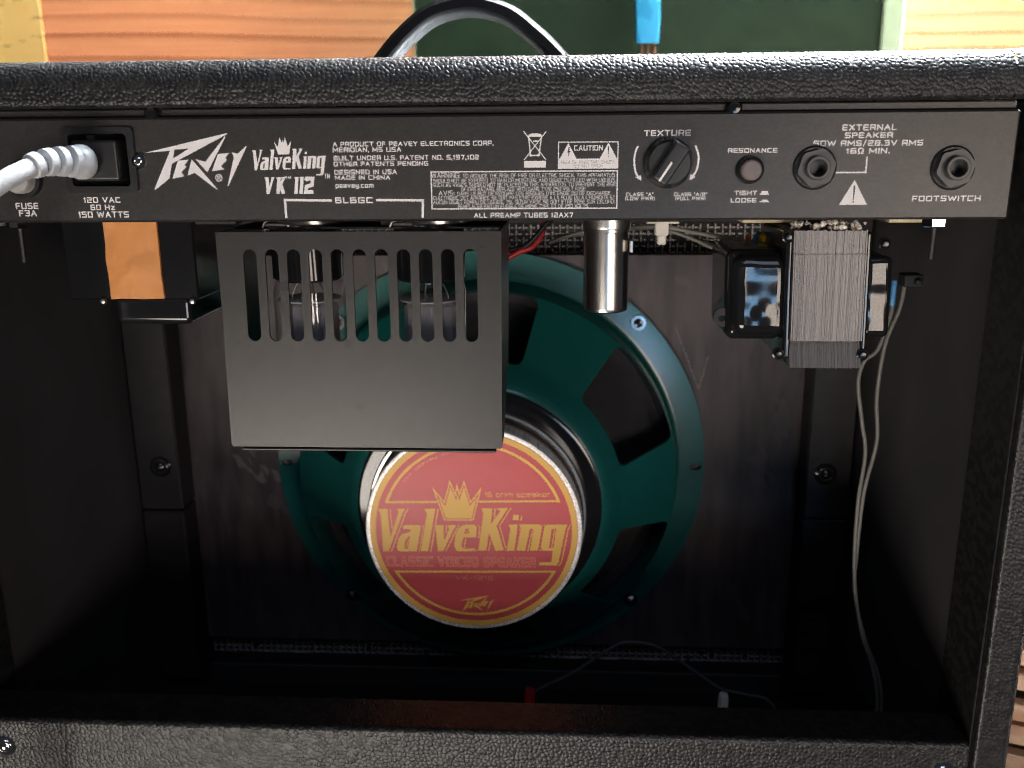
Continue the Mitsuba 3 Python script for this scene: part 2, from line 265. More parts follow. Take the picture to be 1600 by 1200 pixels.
# logo and print outlines in millimetres: on the speaker label (VALVE, from its centre) and on the chassis (PEAVEY, PRINT: text, left, right, baseline, height)
VALVE = {'V': [[(-57.64, 12.53), (-51.69, 12.45), (-51.89, 10.13), (-50.91, -6.21), (-45.19, 10.78), (-46.25, 12.69), (-41.19, 12.87), (-42.62, 10.54), (-52.33, -14.93), (-55.74, -15.1), (-56.24, 8.97)]], 'a': [[(-42.62, 2.26), (-33.96, 2.51), (-32.42, 2.03), (-32.34, -0.07), (-35.06, -14.64), (-43.7, -15.07), (-46.55, -14.55), (-47.25, -12.32), (-45.97, -6.41), (-43.78, -3.7), (-39.06, -2.4), (-38.2, -0.28), (-43.03, -0.35)], [(-39.13, -4.35), (-41.57, -7.18), (-42.62, -11.4), (-42.07, -13.35), (-40.75, -13.05), (-39.42, -7.98)]], 'l': [[(-29.74, 12.92), (-22.79, 13.19), (-23.36, 11.37), (-28.13, -14.52), (-32.72, -14.71), (-28.19, 9.93)]], 'v': [[(-24.13, 2.55), (-18.3, 2.47), (-18.46, 0.14), (-18.2, -7.36), (-15.07, -0.36), (-15.87, 2.51), (-10.71, 2.86), (-12.16, 0.24), (-18.9, -14.25), (-22.19, -14.53), (-23.17, 0.07)]], 'e': [[(-7.37, 2.53), (-4.78, 3.12), (0.62, 3.2), (1.78, 1.56), (1.25, -4.98), (-6.61, -5.22), (-7.76, -10.81), (-6.92, -12.48), (0.86, -12.35), (-0.99, -14.06), (-9.29, -14.31), (-11.35, -13.67), (-12.07, -10.89), (-11.4, -4.74), (-10.28, -0.84)], [(-5.09, 0.35), (-3.03, 0.66), (-2.83, -2.38), (-5.93, -2.71)]], 'K': [[(4.65, 13.79), (11.55, 13.78), (11.11, 12.14), (10.29, 3.9), (16.02, 12.21), (13.84, 13.82), (20.73, 14.29), (19.44, 12.26), (13.71, 2.85), (17.9, -13.18), (12.73, -13.54), (9.03, -1.64), (7.15, -13.64), (2.39, -13.72), (5.87, 10.42)]], 'i': [[(23.75, 9.86), (27.17, 9.91), (26.79, 6.51), (23.37, 6.46)], [(20.63, 3.51), (26.37, 3.7), (24.25, -13.35), (19.45, -13.43), (22.0, 1.32)]], 'n': [[(27.18, 3.72), (39.03, 4.06), (40.66, 3.54), (40.97, 1.62), (38.51, -12.83), (33.62, -13.19), (35.71, 0.43), (35.2, 1.09), (33.66, 1.06), (30.79, -13.24), (25.64, -13.32), (28.19, 1.42)]], 'g': [[(43.62, 3.86), (56.34, 4.16), (55.09, 1.84), (50.87, -20.72), (49.33, -22.6), (38.91, -22.68), (39.53, -20.92), (46.49, -20.52), (47.39, -12.95), (41.59, -13.05), (40.31, -11.68), (40.56, -8.34), (42.09, 1.63)], [(46.69, 0.88), (49.33, 1.36), (47.85, -10.88), (45.08, -11.32)]], 'crown': [[(-24.44, 26.88), (-17.52, 18.01), (-13.95, 31.59), (-10.74, 23.54), (-9.67, 29.76), (-8.18, 23.57), (-5.31, 31.7), (-1.66, 18.23), (5.13, 27.52), (-0.1, 5.83), (-17.85, 5.57)]]}
PEAVEY = [[[(-131.07, 221.87), (-93.82, 229.89), (-93.69, 229.49), (-119.61, 217.12), (-121.4, 210.79), (-128.27, 205.85), (-128.53, 206.47), (-119.84, 222.65)], [(-117.86, 223.09), (-111.22, 223.56), (-118.9, 219.27)]], [[(-116.72, 218.49), (-111.85, 218.76), (-114.0, 216.62), (-113.11, 215.85), (-115.78, 213.39), (-114.49, 211.68), (-120.04, 210.69)]], [[(-110.55, 218.9), (-100.21, 206.17), (-100.62, 205.92), (-109.81, 213.2), (-113.07, 211.98)]], [[(-108.83, 218.95), (-104.53, 217.79), (-94.9, 228.54), (-94.59, 228.38), (-104.08, 213.32)]], [[(-98.6, 221.12), (-93.59, 221.54), (-95.54, 219.41), (-94.82, 218.49), (-97.78, 215.9), (-96.3, 214.5), (-102.0, 213.77)]], [[(-92.39, 221.68), (-89.78, 221.2), (-85.83, 224.46), (-85.59, 224.22), (-95.15, 207.38), (-95.54, 207.38), (-91.68, 219.54)]]]
PRINT = [('FUSE', -193.12, -182.76, 197.75, 2.74), ('F3A', -192.11, -183.96, 194.55, 2.75), ('120 VAC', -161.53, -144.69, 200.33, 2.52), ('60 Hz', -158.74, -147.59, 197.15, 2.42), ('150 WATTS', -164.67, -141.64, 193.84, 2.74), ('6L6GC', -47.92, -31.17, 199.67, 2.63), ('A PRODUCT OF PEAVEY ELECTRONICS CORP.', -47.57, 22.2, 223.8, 2.0), ('MERIDIAN, MS USA', -47.71, -17.8, 221.43, 2.04), ('BUILT UNDER U.S. PATENT NO. 5,197,102', -47.48, 15.89, 217.97, 2.02), ('OTHER PATENTS PENDING', -47.63, -6.2, 215.5, 1.94), ('DESIGNED IN USA', -47.53, -20.05, 212.0, 2.04), ('MADE IN CHINA', -47.46, -23.09, 209.69, 1.91), ('peavey.com', -47.32, -30.55, 206.29, 2.06), ('ALL PREAMP TUBES 12AX7', 13.36, 56.74, 193.14, 2.12), ('WARNING:', -4.96, 7.62, 210.28, 2.17), ('TO REDUCE THE RISK OF FIRE OR ELECTRIC SHOCK, THIS APPARATUS', 8.74, 74.56, 210.31, 1.62), ('SHOULD NOT BE EXPOSED TO RAIN OR MOISTURE AND OBJECTS FILLED WITH LIQUIDS,', -4.31, 74.87, 208.27, 1.62), ('SUCH AS VASES, SHOULD NOT BE PLACED ON THIS APPARATUS. TO PREVENT THE RISK', -4.37, 74.91, 206.4, 1.62), ('OF FIRE HAZARD, REPLACE WITH SAME TYPE 250 VOLT FUSE.', 7.92, 62.27, 204.57, 1.57), ('AVIS:', -1.92, 4.93, 202.78, 2.05), ("DANS LE BUT DE REDUIRE LES RISQUES D'INCENDIE OU DE DECHARGE", 6.2, 72.7, 202.72, 1.58), ("ELECTRIQUE, CET APPAREIL NE DOIT PAS ETRE EXPOSE A LA PLUIE OU A L'HUMIDITE ET", -4.39, 74.75, 200.89, 1.59), ("AUCUN OBJET REMPLI DE LIQUIDE, TEL QU'UN VASE, NE DOIT ETRE POSE SUR CELUI-CI.", -4.45, 74.78, 199.08, 1.59), ('REMPLACER PAR UN FUSIBLE DE MEME TYPE ET DE 250 VOLTS.', 6.38, 63.47, 197.28, 1.57), ('CAUTION', 56.87, 69.15, 221.37, 2.18), ('TEXTURE', 86.47, 106.07, 227.12, 2.47), ('CLASS "A"', 79.4, 91.21, 202.12, 1.52), ('(LOW PWR)', 79.16, 91.82, 200.35, 1.52), ('CLASS "A/B"', 99.98, 114.19, 202.01, 1.51), ('(FULL PWR)', 100.59, 113.45, 200.25, 1.52), ('RESONANCE', 122.06, 142.72, 219.93, 1.92), ('TIGHT', 125.71, 135.32, 202.28, 1.89), ('LOOSE', 124.32, 135.22, 199.19, 1.89), ('EXTERNAL', 169.08, 191.45, 228.69, 2.48), ('SPEAKER', 170.39, 190.17, 225.59, 2.33), ('50W RMS/28.3V RMS', 157.64, 202.84, 222.37, 2.35), ('16Ω MIN.', 171.44, 189.45, 219.22, 2.35), ('FOOTSWITCH', 200.65, 229.09, 199.34, 2.35), ('RISK OF ELECTRIC SHOCK', 51.43, 74.44, 215.93, 1.23), ('DO NOT OPEN', 56.66, 69.27, 214.35, 1.07), ('TM', -52.02, -49.61, 210.32, 2.05)]
# ------------------------------------------------------------------ the amplifier: one thing, seen from behind
G = 'guitar_amplifier'
thing(G, 'black textured guitar combo amplifier seen from its open back','amplifier')
LZ, HX, RZ = -0.0612, 0.2550, 0.2604            # top of the lower back panel, half the inner width, top of the cabinet

# cabinet
put(G + '__top_rail', pebbled([(.040, RZ)] + arc(.0125, RZ - .0125, .0125, 90, 180, 18) + arc(.002, .243, .002, 180, 270, 5) + [(.010, .241)], -.2348, .2348, 'x', seed=3), 'tolex', True)
put(G + '__top_board', bx(-.2720, .2720, .0405, .250, .2412, RZ - .0004, .003), 'tolex')
for s in (1, -1):
    m = pebbled([(.040, RZ + .0003)] + arc(.0125, RZ - .0122, .0125, 90, 180, 16) + arc(.002, .243, .002, 180, 270, 5) + [(.010, .241)], .2357, .2720, 'x', seed=5)
    if s < 0: m.vertices[:, 0] *= -1
    put(G + '__corner_wrap', m, 'tolex', True)
    m = pebbled([(.25, .272)] + [(y, x) for y, x in arc(.004, .268, .004, 90, 180, 8)] + arc(.0015, .2565, .0015, 180, 270, 5) + [(.0426, .2550)], -.205, .2400, 'z', step=.0005, height=.00026, seed=8)
    m.vertices[:, 0] *= s
    put(G + '__side_panel', m, 'tolex', True)
    put(G + '__side_lining', bx(*sorted((s * .2554, s * .2714)), .0020, .2495, -.2045, .2410), 'inner_paint')
    put(G + '__edge_wrap', bx(*sorted((s * .2538, s * .2549)), .0040, .0430, -.186, .2400, .0004), 'tolex')
put(G + '__bottom_board', bx(-.255, .255, .0, .250, -.204, -.186), 'black_matte')
put(G + '__lower_back_panel', pebbled([(.0264, LZ - .0030), (.0260, LZ - .0006), (.0254, LZ)] + arc(.0025, LZ - .0025, .0025, 90, 180, 6) + [(0, -.186)], -.2532, .2518, 'x', cell=.0023, height=.00034, step=.00042, seed=11), 'tolex', True,
    label='pebbled black lower back panel below the open back')
put(G + '__lower_back_panel__board', bx(-.2532, .2518, .0008, .0258, -.1855, LZ - .0010, .0004), 'tolex')
def cup_screw(parent, x, z, y=0.0):
    put(parent + '__cup_washer', lathe([(.0020, .0008), (.0030, .0016), (.0046, .0020), (.0058, .0010), (.0060, 0), (.002, 0)], 36, 'y', (x, y, z)), 'chrome', 40)
    put(parent + '__screw', lathe([(0, .0024), (.0016, .0022), (.0027, .0014), (.0027, 0)], 24, 'y', (x, y, z)), 'chrome', 40)
cup_screw(G + '__lower_back_panel', -.2364, -.0772); cup_screw(G + '__lower_back_panel', .2412, -.0775)
# baffle with the slots above and below through which the grille cloth shows
hole = Point(0, 0).buffer(.139, 48)
put(G + '__baffle', sheet(sbox(-.2555, -.1455, .2555, .1503).difference(hole), .241, .012), 'baffle_wood', label='dark scuffed wooden speaker baffle')
put(G + '__front_rail', bx(-.2555, .2555, .229, .250, -.186, -.1685, .001), 'black_matte')
put(G + '__front_rail', bx(-.2555, .2555, .229, .250, .1715, .2405, .001), 'black_matte')
put(G + '__grille_cloth', bx(-.2555, .2555, .2495, .2505, -.186, .2405), 'weave_black')
strands = []
for z0, z1 in ((-.1685, -.1455), (.1490, .1715)):
    for x in np.arange(-.225, .226, .0051):
        z = z0
        while z < z1:                                          # upright strands go over and under
            L = min(.0034, z1 - z)
            if RNG.random() < .93: strands.append(bx(x - .00028, x + .00028, .2474, .2482, z, z + L))
            z += .0043
        for k, zz in enumerate(np.arange(z0 + .0012, z1, .0043)):
            w = RNG.uniform(.0008, .0013); o = RNG.uniform(-.0004, .0004)
            if RNG.random() < .95: strands.append(bx(x + .0022 - w + o, x + .0022 + w + o, .2466, .2474, zz - .0003, zz + .0003))
    for x in (-.16, -.02, .055, .085, .118):
        strands.append(bx(x, x + .012, .2456, .2464, z0 + .0012, z0 + .0017))
put(G + '__grille_weave', cat(*strands), 'weave_silver', kind='stuff', label='silver strands of the grille cloth showing through the slots of the baffle')
for s in (1, -1):
    for z0, z1 in ((-.1680, -.0312), (-.0302, .2400)):
        k = put(G + '__batten', bx(*sorted((s * .2205, s * .2512)), .2055, .2290, z0, z1, .0012), 'batten_wood')
    x = s * .2335
    put(k + '__washer', lathe([(.0030, .0016), (.0052, .0022), (.0074, .0012), (.0078, 0), (.002, 0)], 36, 'y', (x, .2055, .003)), 'black_gloss', 40)
    put(k + '__screw', lathe([(0, .0040), (.0016, .0038), (.0034, .0026), (.0034, 0)], 24, 'y', (x, .2055, .003)), 'black_gloss', 40)
    put(k + '__screw', lathe([(0, .0024), (.0020, .0020), (.0026, 0)], 16, 'y', (s * .229, .2055, -.118)), 'black_gloss', 40)
# strap handle: a bowed strap with a raised middle
path = smooth_path([(-.0560, .110, .2500), (-.0415, .110, .2685), (-.0290, .110, .2812), (-.0150, .110, .2904), (.0040, .110, .2938), (.0225, .110, .2895), (.0360, .110, .2800), (.0490, .110, .2680), (.0640, .110, .2500)], 10)
w, h, r = .0125, .0036, .0016
sec = [(a, b) for a, b in [(-h, -w + r), (-h + r, -w), (h - r, -w), (h, -w + r), (h + .0012, -w + .005), (h + .0012, w - .005), (h, w - r), (h - r, w), (-h + r, w), (-h, w - r), (-h, w - .006), (-h - .0012, w - .007), (-h - .0012, -w + .007), (-h, -w + .006)]]
put(G + '__handle', sweep(path, sec, (0, 1, 0)), 'strap', 35, label='black strap handle bowed above the cabinet top')

# ------------------------------------------------------------------ chassis and its back panel
C = G + '__chassis'; FY = .006                       # FY: the face that carries the print
box_ = bx(-.2415, .2415, FY, .150, .1917, .2368, .0010)
inlet_hole = sheet(sbox(-.1645, .2078, -.1385, .2298).buffer(.0012), .030, .040)
cm = trimesh.boolean.difference([box_, inlet_hole], engine='manifold')
put(C, cm, 'chassis_paint', 30, label='black steel chassis with white printed control panel')
put(C + '__flange', bx(-.2410, .2410, .0095, .150, .2369, .2404, .0006), 'chassis_paint')
for x in (-.127, .124): put(C + '__screw', lathe([(0, .0030), (.0024, .0026), (.0036, .0008), (.0036, -.006), (0, -.006)], 24, 'y', (x, .0085, .2384)), 'black_gloss', 40)
# mains inlet: round-cornered frame, dark well
fr = sbox(-.1655, .2070, -.1375, .2306).buffer(.0022, 8)
put(C + '__inlet_frame', sheet(fr.difference(sbox(-.1630, .2092, -.1400, .2284).buffer(.0016, 8)), FY + .0005, .0022), 'black_satin', 30)
put(C + '__inlet_well', bx(-.1642, -.1388, .020, .024, .2080, .2296), 'black_matte')
k = put(C + '__inlet_screw', lathe([(0, .0012), (.0014, .0022), (.0026, .0018), (.0036, .0004), (.0036, 0)], 28, 'y', (-.1343, FY, .2183)), 'chrome', 40, label='crosshead screw beside the mains inlet')
cr = sbox(-.0020, -.0004, .0020, .0004).union(sbox(-.0004, -.0020, .0004, .0020))
put(C + '__inlet_screw_slot', sheet(affinity.rotate(affinity.translate(cr, -.1343, .2183), 28), FY - .0018, .0003), 'black_matte')
# fuse holder, half hidden by the cord
put(C + '__fuse_cap', lathe([(0, .0075), (.0052, .0075), (.0060, .0066), (.0062, 0)], 40, 'y', (-.1873, FY, .2108)), 'fuse_grey', 40, label='grey fuse holder cap partly behind the cord')
put(C + '__fuse_nut', lathe([(0, .0022), (.0078, .0022), (.0084, .0010), (.0084, 0)], 40, 'y', (-.1873, FY, .2108)), 'black_satin', 40)
# TEXTURE knob with a bar grip, RESONANCE button
KX, KZ = .0970, .2160
m = lathe([(0, .0060), (.0086, .0058), (.0096, .0040), (.0105, .0016), (.0107, 0), (0, 0)], 72, 'y', (KX, FY - .0006, KZ))
put(C + '__knob', m, 'black_satin', 35, label='round black texture knob with bar grip')
ang = math.degrees(math.atan2(-35, -23))
g = rounded(-.0099, .0099, -.0120, -.0030, -.0036, .0036, .0012, 3)
g.vertices[:, 0] *= 1 - .10 * (np.clip(-g.vertices[:, 1] - .003, 0, 1) / .009)
g.apply_transform(trimesh.transformations.rotation_matrix(math.radians(-ang), [0, 1, 0])); g.apply_translation([KX, FY, KZ])
put(C + '__knob_grip', g, 'black_satin', 35)
pt = affinity.translate(affinity.rotate(sbox(-.0006, -.00045, .0086, .00045), ang, origin=(0, 0)), KX, KZ)
put(C + '__knob_pointer', sheet(pt, FY - .01196, .00018), 'print_white')
put(C + '__button_bezel', lathe([(.0046, .0024), (.0052, .0026), (.0058, .0018), (.0060, 0), (.0046, 0), (.0046, .0024)], 48, 'y', (.1316, FY, .2129)), 'black_satin', 40)
put(C + '__button', lathe([(0, .0056), (.0036, .0055), (.0043, .0048), (.0044, -.002)], 40, 'y', (.1316, FY, .2129)), 'button_plastic', 40, label='small brown grey resonance push button')
# two jacks with flat washers, six-sided nuts and open bores
for jx, jz, lab in ((.1588, .2136, 'black jack socket below the external speaker print'), (.2160, .2132, 'black jack socket above the footswitch print')):
    j = put(C + '__jack', lathe([(.0034, -.010), (.0034, .0066), (.0037, .0070), (.0047, .0070), (.0050, .0066), (.0050, -.002), (.0034, -.010)], 48, 'y', (jx, FY, jz)), 'jack_plastic', 35, label=lab)
    put(C + '__jack_nut', sheet(Polygon([(jx + .0083 * math.cos(a), jz + .0083 * math.sin(a)) for a in np.arange(6) * math.pi / 3 + .25]).intersection(Point(jx, jz).buffer(.0079, 24)).difference(Point(jx, jz).buffer(.0048, 24)), FY - .0010, .0030), 'jack_plastic', 30)
    put(C + '__jack_washer', lathe([(.0048, .0008), (.0084, .0010), (.0092, .0004), (.0093, 0)], 48, 'y', (jx, FY, jz)), 'black_satin', 40)
    put(C + '__jack_bore', lathe([(0, -.0095), (.0036, -.0095)], 24, 'y', (jx, FY, jz)), 'black_matte')

# ------------------------------------------------------------------ print on the panel
M = .001
def print_on(key, g, y=FY, b='print_white', depth=.00012, label=None): return put(key, sheet(g, y, depth), b, label=label)
def lines(*names):
    out = []
    for s, x0, x1, z, h in PRINT:
        if s in names: out.append(text(s, x0 * M, x1 * M, z * M, h * M))
    return unary_union(out)
def logo(loops, f): return unary_union([affinity.affine_transform(shape(l), f) for l in loops])
mm = [M, 0, 0, M, 0, 0]
print_on(C + '__maker_logo', unary_union([shape(l) for l in PEAVEY]).__class__ and affinity.affine_transform(unary_union([shape(l) for l in PEAVEY]), mm).union(
    Point(-.09914, .21088).buffer(.0016, 12).difference(Point(-.09914, .21088).buffer(.00125, 12))).union(text('R', -.0998, -.0985, .2100, .0017)), label='jagged white maker logo')
vk = [VALVE[k] for k in 'ValveKing']; crown = VALVE['crown'][0]
def loops_of(k): return [VALVE[k]] if k != 'i' else [[VALVE['i'][0]], [VALVE['i'][1]]]
word = unary_union([shape(l) for k in 'ValveKing'.replace('v', 'v') for l in loops_of(k)])
crown_g = shape([crown])
f = (83.35 - 51.25) / (54.6 + 57.64)                     # the same word mark, smaller, on the panel
to_panel = [f * M, 0, 0, .31 * M, (-83.35 + 57.64 * f) * M, (218.75) * M]
print_on(C + '__product_logo', affinity.affine_transform(word.union(crown_g.buffer(-.6)), to_panel), label='white product word mark under a small crown')
one = lambda x: Polygon([(x, 10.2), (x + 4.3, 10.2), (x + 3.6, 8.6), (x + 1.6, 0), (x - 2., 0), (x + .6, 8.2)])
s2 = lambda g, kx, dx: affinity.affine_transform(g, [kx * M, 0, 0, .68 * M, dx * M, 204.0 * M])
two = unary_union([line([(14.3, 8.3), (15.0, 9.3), (20.0, 9.3), (19.2, 5.3), (14.6, 4.2), (13.6, .9), (19.5, .9)], 1.9)])
vkm = []
for k, dx in (('V', 0), ('K', 0)):
    g = unary_union([shape(l) for l in loops_of(k)]); b = g.bounds; g = affinity.translate(g, -b[0], -b[1]); sc = 10.2 / (b[3] - b[1])
    vkm.append(affinity.scale(g, .30 * 1.75, sc, origin=(0, 0)))
model = unary_union([s2(vkm[0], .47, -78.5), s2(vkm[1], .43, -73.7), s2(one(0), .33, -65.1), s2(one(0), .33, -62.8), s2(two, .55, -68.3)])
print_on(C + '__model_mark', model.buffer(.00020).union(text('TM', -.0696, -.0669, .2102, .0013)).union(lines('TM')))
print_on(C + '__lettering', lines('FUSE', 'F3A')); print_on(C + '__lettering', lines('120 VAC', '60 Hz', '150 WATTS'))
print_on(C + '__lettering', lines('6L6GC').union(line([(-.0493, .2009), (-.0703, .2012), (-.0702, .1933)], .0010)).union(line([(-.0297, .2010), (-.0090, .2008), (-.0093, .1933)], .0010)), label='white power tube type between bracket lines')
print_on(C + '__lettering', lines('A PRODUCT OF PEAVEY ELECTRONICS CORP.', 'MERIDIAN, MS USA', 'BUILT UNDER U.S. PATENT NO. 5,197,102', 'OTHER PATENTS PENDING', 'DESIGNED IN USA', 'MADE IN CHINA', 'peavey.com'))
print_on(C + '__lettering', lines('ALL PREAMP TUBES 12AX7'))
wb = sbox(-.0053, .1968, .0758, .2131)
print_on(C + '__warning_text', unary_union([text(s, x0 * M, x1 * M, z * M, h * M, .17) for s, x0, x1, z, h in PRINT[14:24]]).union(wb.difference(wb.buffer(-.0005, join_style='mitre'))), label='white framed block of small warning text')
cb = sbox(.0500, .2138, .0758, .2251)
tri = lambda ax, az, bl, br, bz: Polygon([(ax, az), (bl, bz), (br, bz)])
bolt_ = Polygon([(.0545, .2228), (.0551, .2228), (.0547, .2214), (.0553, .2213), (.0543, .2187), (.0545, .2205), (.0540, .2206)])
exc = lambda x, z0, z1, w: Polygon([(x - w, z1), (x + w, z1), (x + w * .5, z0 + .0010), (x - w * .5, z0 + .0010)]).union(Point(x, z0).buffer(w * .8, 6))
caution = cb.difference(cb.buffer(-.0004, join_style='mitre')).union(sbox(.0500, .2138, .0758, .2180)).union(tri(.0544, .2245, .0507, .0580, .2179)).union(tri(.0715, .2246, .0678, .0752, .2179))
caution = caution.difference(bolt_).difference(exc(.0715, .2189, .2230, .0003)).union(lines('CAUTION')).difference(unary_union([text(s, x0 * M, x1 * M, z * M, h * M, .12) for s, x0, x1, z, h in PRINT if s in ('RISK OF ELECTRIC SHOCK', 'DO NOT OPEN')]))
print_on(C + '__caution_sign', caution, label='white framed caution sign with two triangles')
wbin = unary_union([line([(.0352, .2296), (.0448, .2177)], .0004), line([(.0449, .2294), (.0354, .2176)], .0004), line([(.0374, .2274), (.0382, .2195), (.0418, .2195), (.0429, .2274)], .0005), Polygon([(.0372, .2272), (.0375, .2283), (.0401, .2288), (.0428, .2283), (.0431, .2272)]), sbox(.0354, .2144, .0448, .2172),
                    Point(.0383, .2196).buffer(.0006, 8), Point(.0417, .2196).buffer(.0006, 8), sbox(.0394, .2251, .0415, .2257)])
print_on(C + '__recycling_mark', wbin, label='white crossed-out wheeled bin mark')
arrow = lambda pts, a, b: line(smooth_path([(x, 0, z) for x, z in pts], 6)[:, [0, 2]], .0008).union(Polygon([a, b, pts[-1]]))
print_on(C + '__dial_mark', arrow([(.0841, .2231), (.0830, .2205), (.0826, .2165), (.0834, .2122), (.0850, .2094)], (.0832, .2099), (.0857, .2110)).union(Polygon([(.0832, .2102), (.0857, .2107), (.0858, .2086)])))
print_on(C + '__dial_mark', line(smooth_path([(.1083, 0, .2231), (.1094, 0, .2203), (.1099, 0, .2175), (.1093, 0, .2132), (.1074, 0, .2098)], 6)[:, [0, 2]], .0008).union(Polygon([(.1064, .2086), (.1066, .2112), (.1089, .2100)])))
print_on(C + '__lettering', lines('TEXTURE')); print_on(C + '__lettering', lines('CLASS "A"', '(LOW PWR)')); print_on(C + '__lettering', lines('CLASS "A/B"', '(FULL PWR)'))
print_on(C + '__lettering', lines('RESONANCE'))
print_on(C + '__lettering', lines('TIGHT', 'LOOSE').union(sbox(.1364, .2024, .1404, .2029)).union(sbox(.1371, .2024, .1399, .2040)).union(sbox(.1366, .1993, .1406, .1997)).union(sbox(.1376, .1993, .1400, .2003)))
print_on(C + '__lettering', lines('EXTERNAL', 'SPEAKER', '50W RMS/28.3V RMS', '16Ω MIN.').union(line([(.1803, .2180), (.1803, .2115), (.1675, .2115)], .0006)))
print_on(C + '__warning_triangle', tri(.1760, .2084, .1702, .1820, .1980).difference(exc(.1761, .1992, .2060, .00045)), label='white warning triangle with exclamation mark')
print_on(C + '__lettering', lines('FOOTSWITCH'))

# ------------------------------------------------------------------ tube cover with eleven slots
V = G + '__tube_cover'
front = Polygon([(-.1000, .1878), (-.1017, .0900), (-.1010, .0886), (.0243, .0886), (.0250, .0900), (.0256, .1878)])
slots = []
for i in range(11):
    xt = -.0860 + i * (.0118 + .0860) / 10; xb = -.0866 + i * (.0119 + .0866) / 10
    slots.append(LineString([(xt, .1772), (xb, .1418)]).buffer(.0030, 12))
put(V, sheet(front.difference(unary_union(slots)), .0012, .0014), 'cover_paint', label='black sheet metal tube cover with eleven upright slots')
side = [(.0012, .1878), (.0640, .1878), (.0640, .1780), (.0560, .1200), (.0180, .0886), (.0012, .0886)]
for x0, x1, nm in ((.0240, .0254, 'r'), (-.1012, -.0998, 'l')):
    m = trimesh.creation.extrude_polygon(Polygon(side), .0013, engine='earcut'); v = np.array(m.vertices); m.vertices = np.stack([v[:, 2] + x0, v[:, 0], v[:, 1]], 1); m.fix_normals()
    if x0 > 0: m.vertices[:, 0] += (m.vertices[:, 2] - .1878) * .006
    put(V + '__side', m, 'cover_paint')
put(V + '__bottom_lip', bx(-.0968, .0222, -.0009, .0130, .0868, .0880, .0004), 'cover_paint')
put(V + '__top_bracket', bx(-.1000, .0250, .0240, .0600, .1868, .1880, .0004), 'black_matte')

# ------------------------------------------------------------------ two power tubes hanging behind the slots, with their sockets and retainers
for tx in (-.0705, -.0112):
    Q = put(G + '__vacuum_tube', lathe([(0, .0975), (.006, .0980), (.0120, .1010), (.0163, .1075), (.0172, .1150), (.0172, .1560), (.0160, .1610), (.0148, .1630)], 48, 'z', (tx, .037, 0)), 'tube_glass', True, label='glass power tube hanging behind the slots')
    put(Q + '__base', lathe([(0, .1618), (.0150, .1618), (.0168, .1630), (.0168, .1870), (.0158, .1885), (0, .1885)], 48, 'z', (tx, .037, 0)), 'black_gloss', 40)
    put(Q + '__plate', cat(bx(tx - .0125, tx + .0125, .0305, .0435, .1100, .1510, .002), bx(tx - .0070, tx + .0070, .0270, .0470, .1105, .1505, .001)), 'plate_grey', label='grey anode plates inside the glass')
    put(Q + '__spacer', lathe([(0, .1520), (.0150, .1520), (.0150, .1527), (0, .1527)], 40, 'z', (tx, .037, 0)), 'mica')
    put(Q + '__support_wires', cat(*[tube([(tx + a, .037 + b, .1520), (tx + a * .8, .037 + b * .8, .1575), (tx + a * .4, .037 + b * .5, .1625)], .0005, 4, 6, (0, 1, .1)) for a, b in ((-.008, -.004), (-.002, -.008), (.004, -.007), (.009, -.002))]), 'zinc', True)
    put(G + '__tube_socket', lathe([(0, .1880), (.0150, .1880), (.0185, .1893), (.0185, .1916), (0, .1916)], 40, 'z', (tx + .002, .037, 0)), 'tin', 40)
    put(G + '__tube_retainer', cat(bx(tx - .0145, tx - .0050, .020, .028, .1884, .1900, .0004), tube([(tx - .016, .022, .1880), (tx - .0135, .021, .1908), (tx - .006, .021, .1908), (tx - .0035, .022, .1880)], .0006, 6, 8)), 'zinc', 40)
# ------------------------------------------------------------------ small tube under a bright shield
S = put(G + '__tube_shield', lathe([(.0040, .1452), (.0092, .1452), (.0104, .1458), (.0108, .1475), (.0108, .1835), (.0112, .1838), (.0112, .1850), (.0106, .1852), (.0104, .1835)], 64, 'z', (.0732, .045, 0)), 'tin', 40, label='bright tin tube shield can')
put(S + '__collar', lathe([(.0104, .1850), (.0114, .1852), (.0116, .1868), (.0114, .1916), (.0100, .1916)], 56, 'z', (.0732, .045, 0)), 'zinc', 40)
put(S + '__collar_lug', bx(.0838, .0856, .037, .045, .1740, .1800, .0004), 'zinc')
put(S + '__tip', lathe([(0, .1470), (.0050, .1470), (.0050, .1475)], 24, 'z', (.0732, .045, 0)), 'black_matte')

# ------------------------------------------------------------------ transformers hanging from the chassis
P = G + '__power_transformer'
put(P, bx(-.1875, -.1232, .0310, .1000, .1525, .1912, .0008), 'core_varnish', label='black power transformer with a strip of orange paper')
pw = np.array([(-.1659, .1908), (-.1530, .1909), (-.1400, .1908), (-.1399, .1800), (-.1402, .1650), (-.1397, .1533), (-.1500, .1531), (-.1600, .1533), (-.1661, .1530), (-.1660, .1640), (-.1665, .1720), (-.1658, .1800)])
put(P + '__coil_paper', sheet(Polygon(pw), .0309, .0016), 'paper_orange', label='orange brown paper wrapped around the coil')
put(P + '__end_bell', rounded(-.1662, -.1283, .0320, .0960, .1398, .1540, .0035, 3), 'black_gloss', 30)
for x in (-.1705, -.1263): put(P + '__bolt', lathe([(0, .0016), (.0011, .0013), (.0017, .0004), (.0017, 0)], 20, 'y', (x, .0305, .1520)), 'zinc', 40)
O = G + '__output_transformer'
def hang(m):                                             # the whole transformer hangs a trace out of plumb
    v = np.array(m.vertices); v[:, 0] += (.1850 - v[:, 2]) * .032; m.vertices = v; return m
lam = []
xs = np.linspace(.1574, .1902, 48)
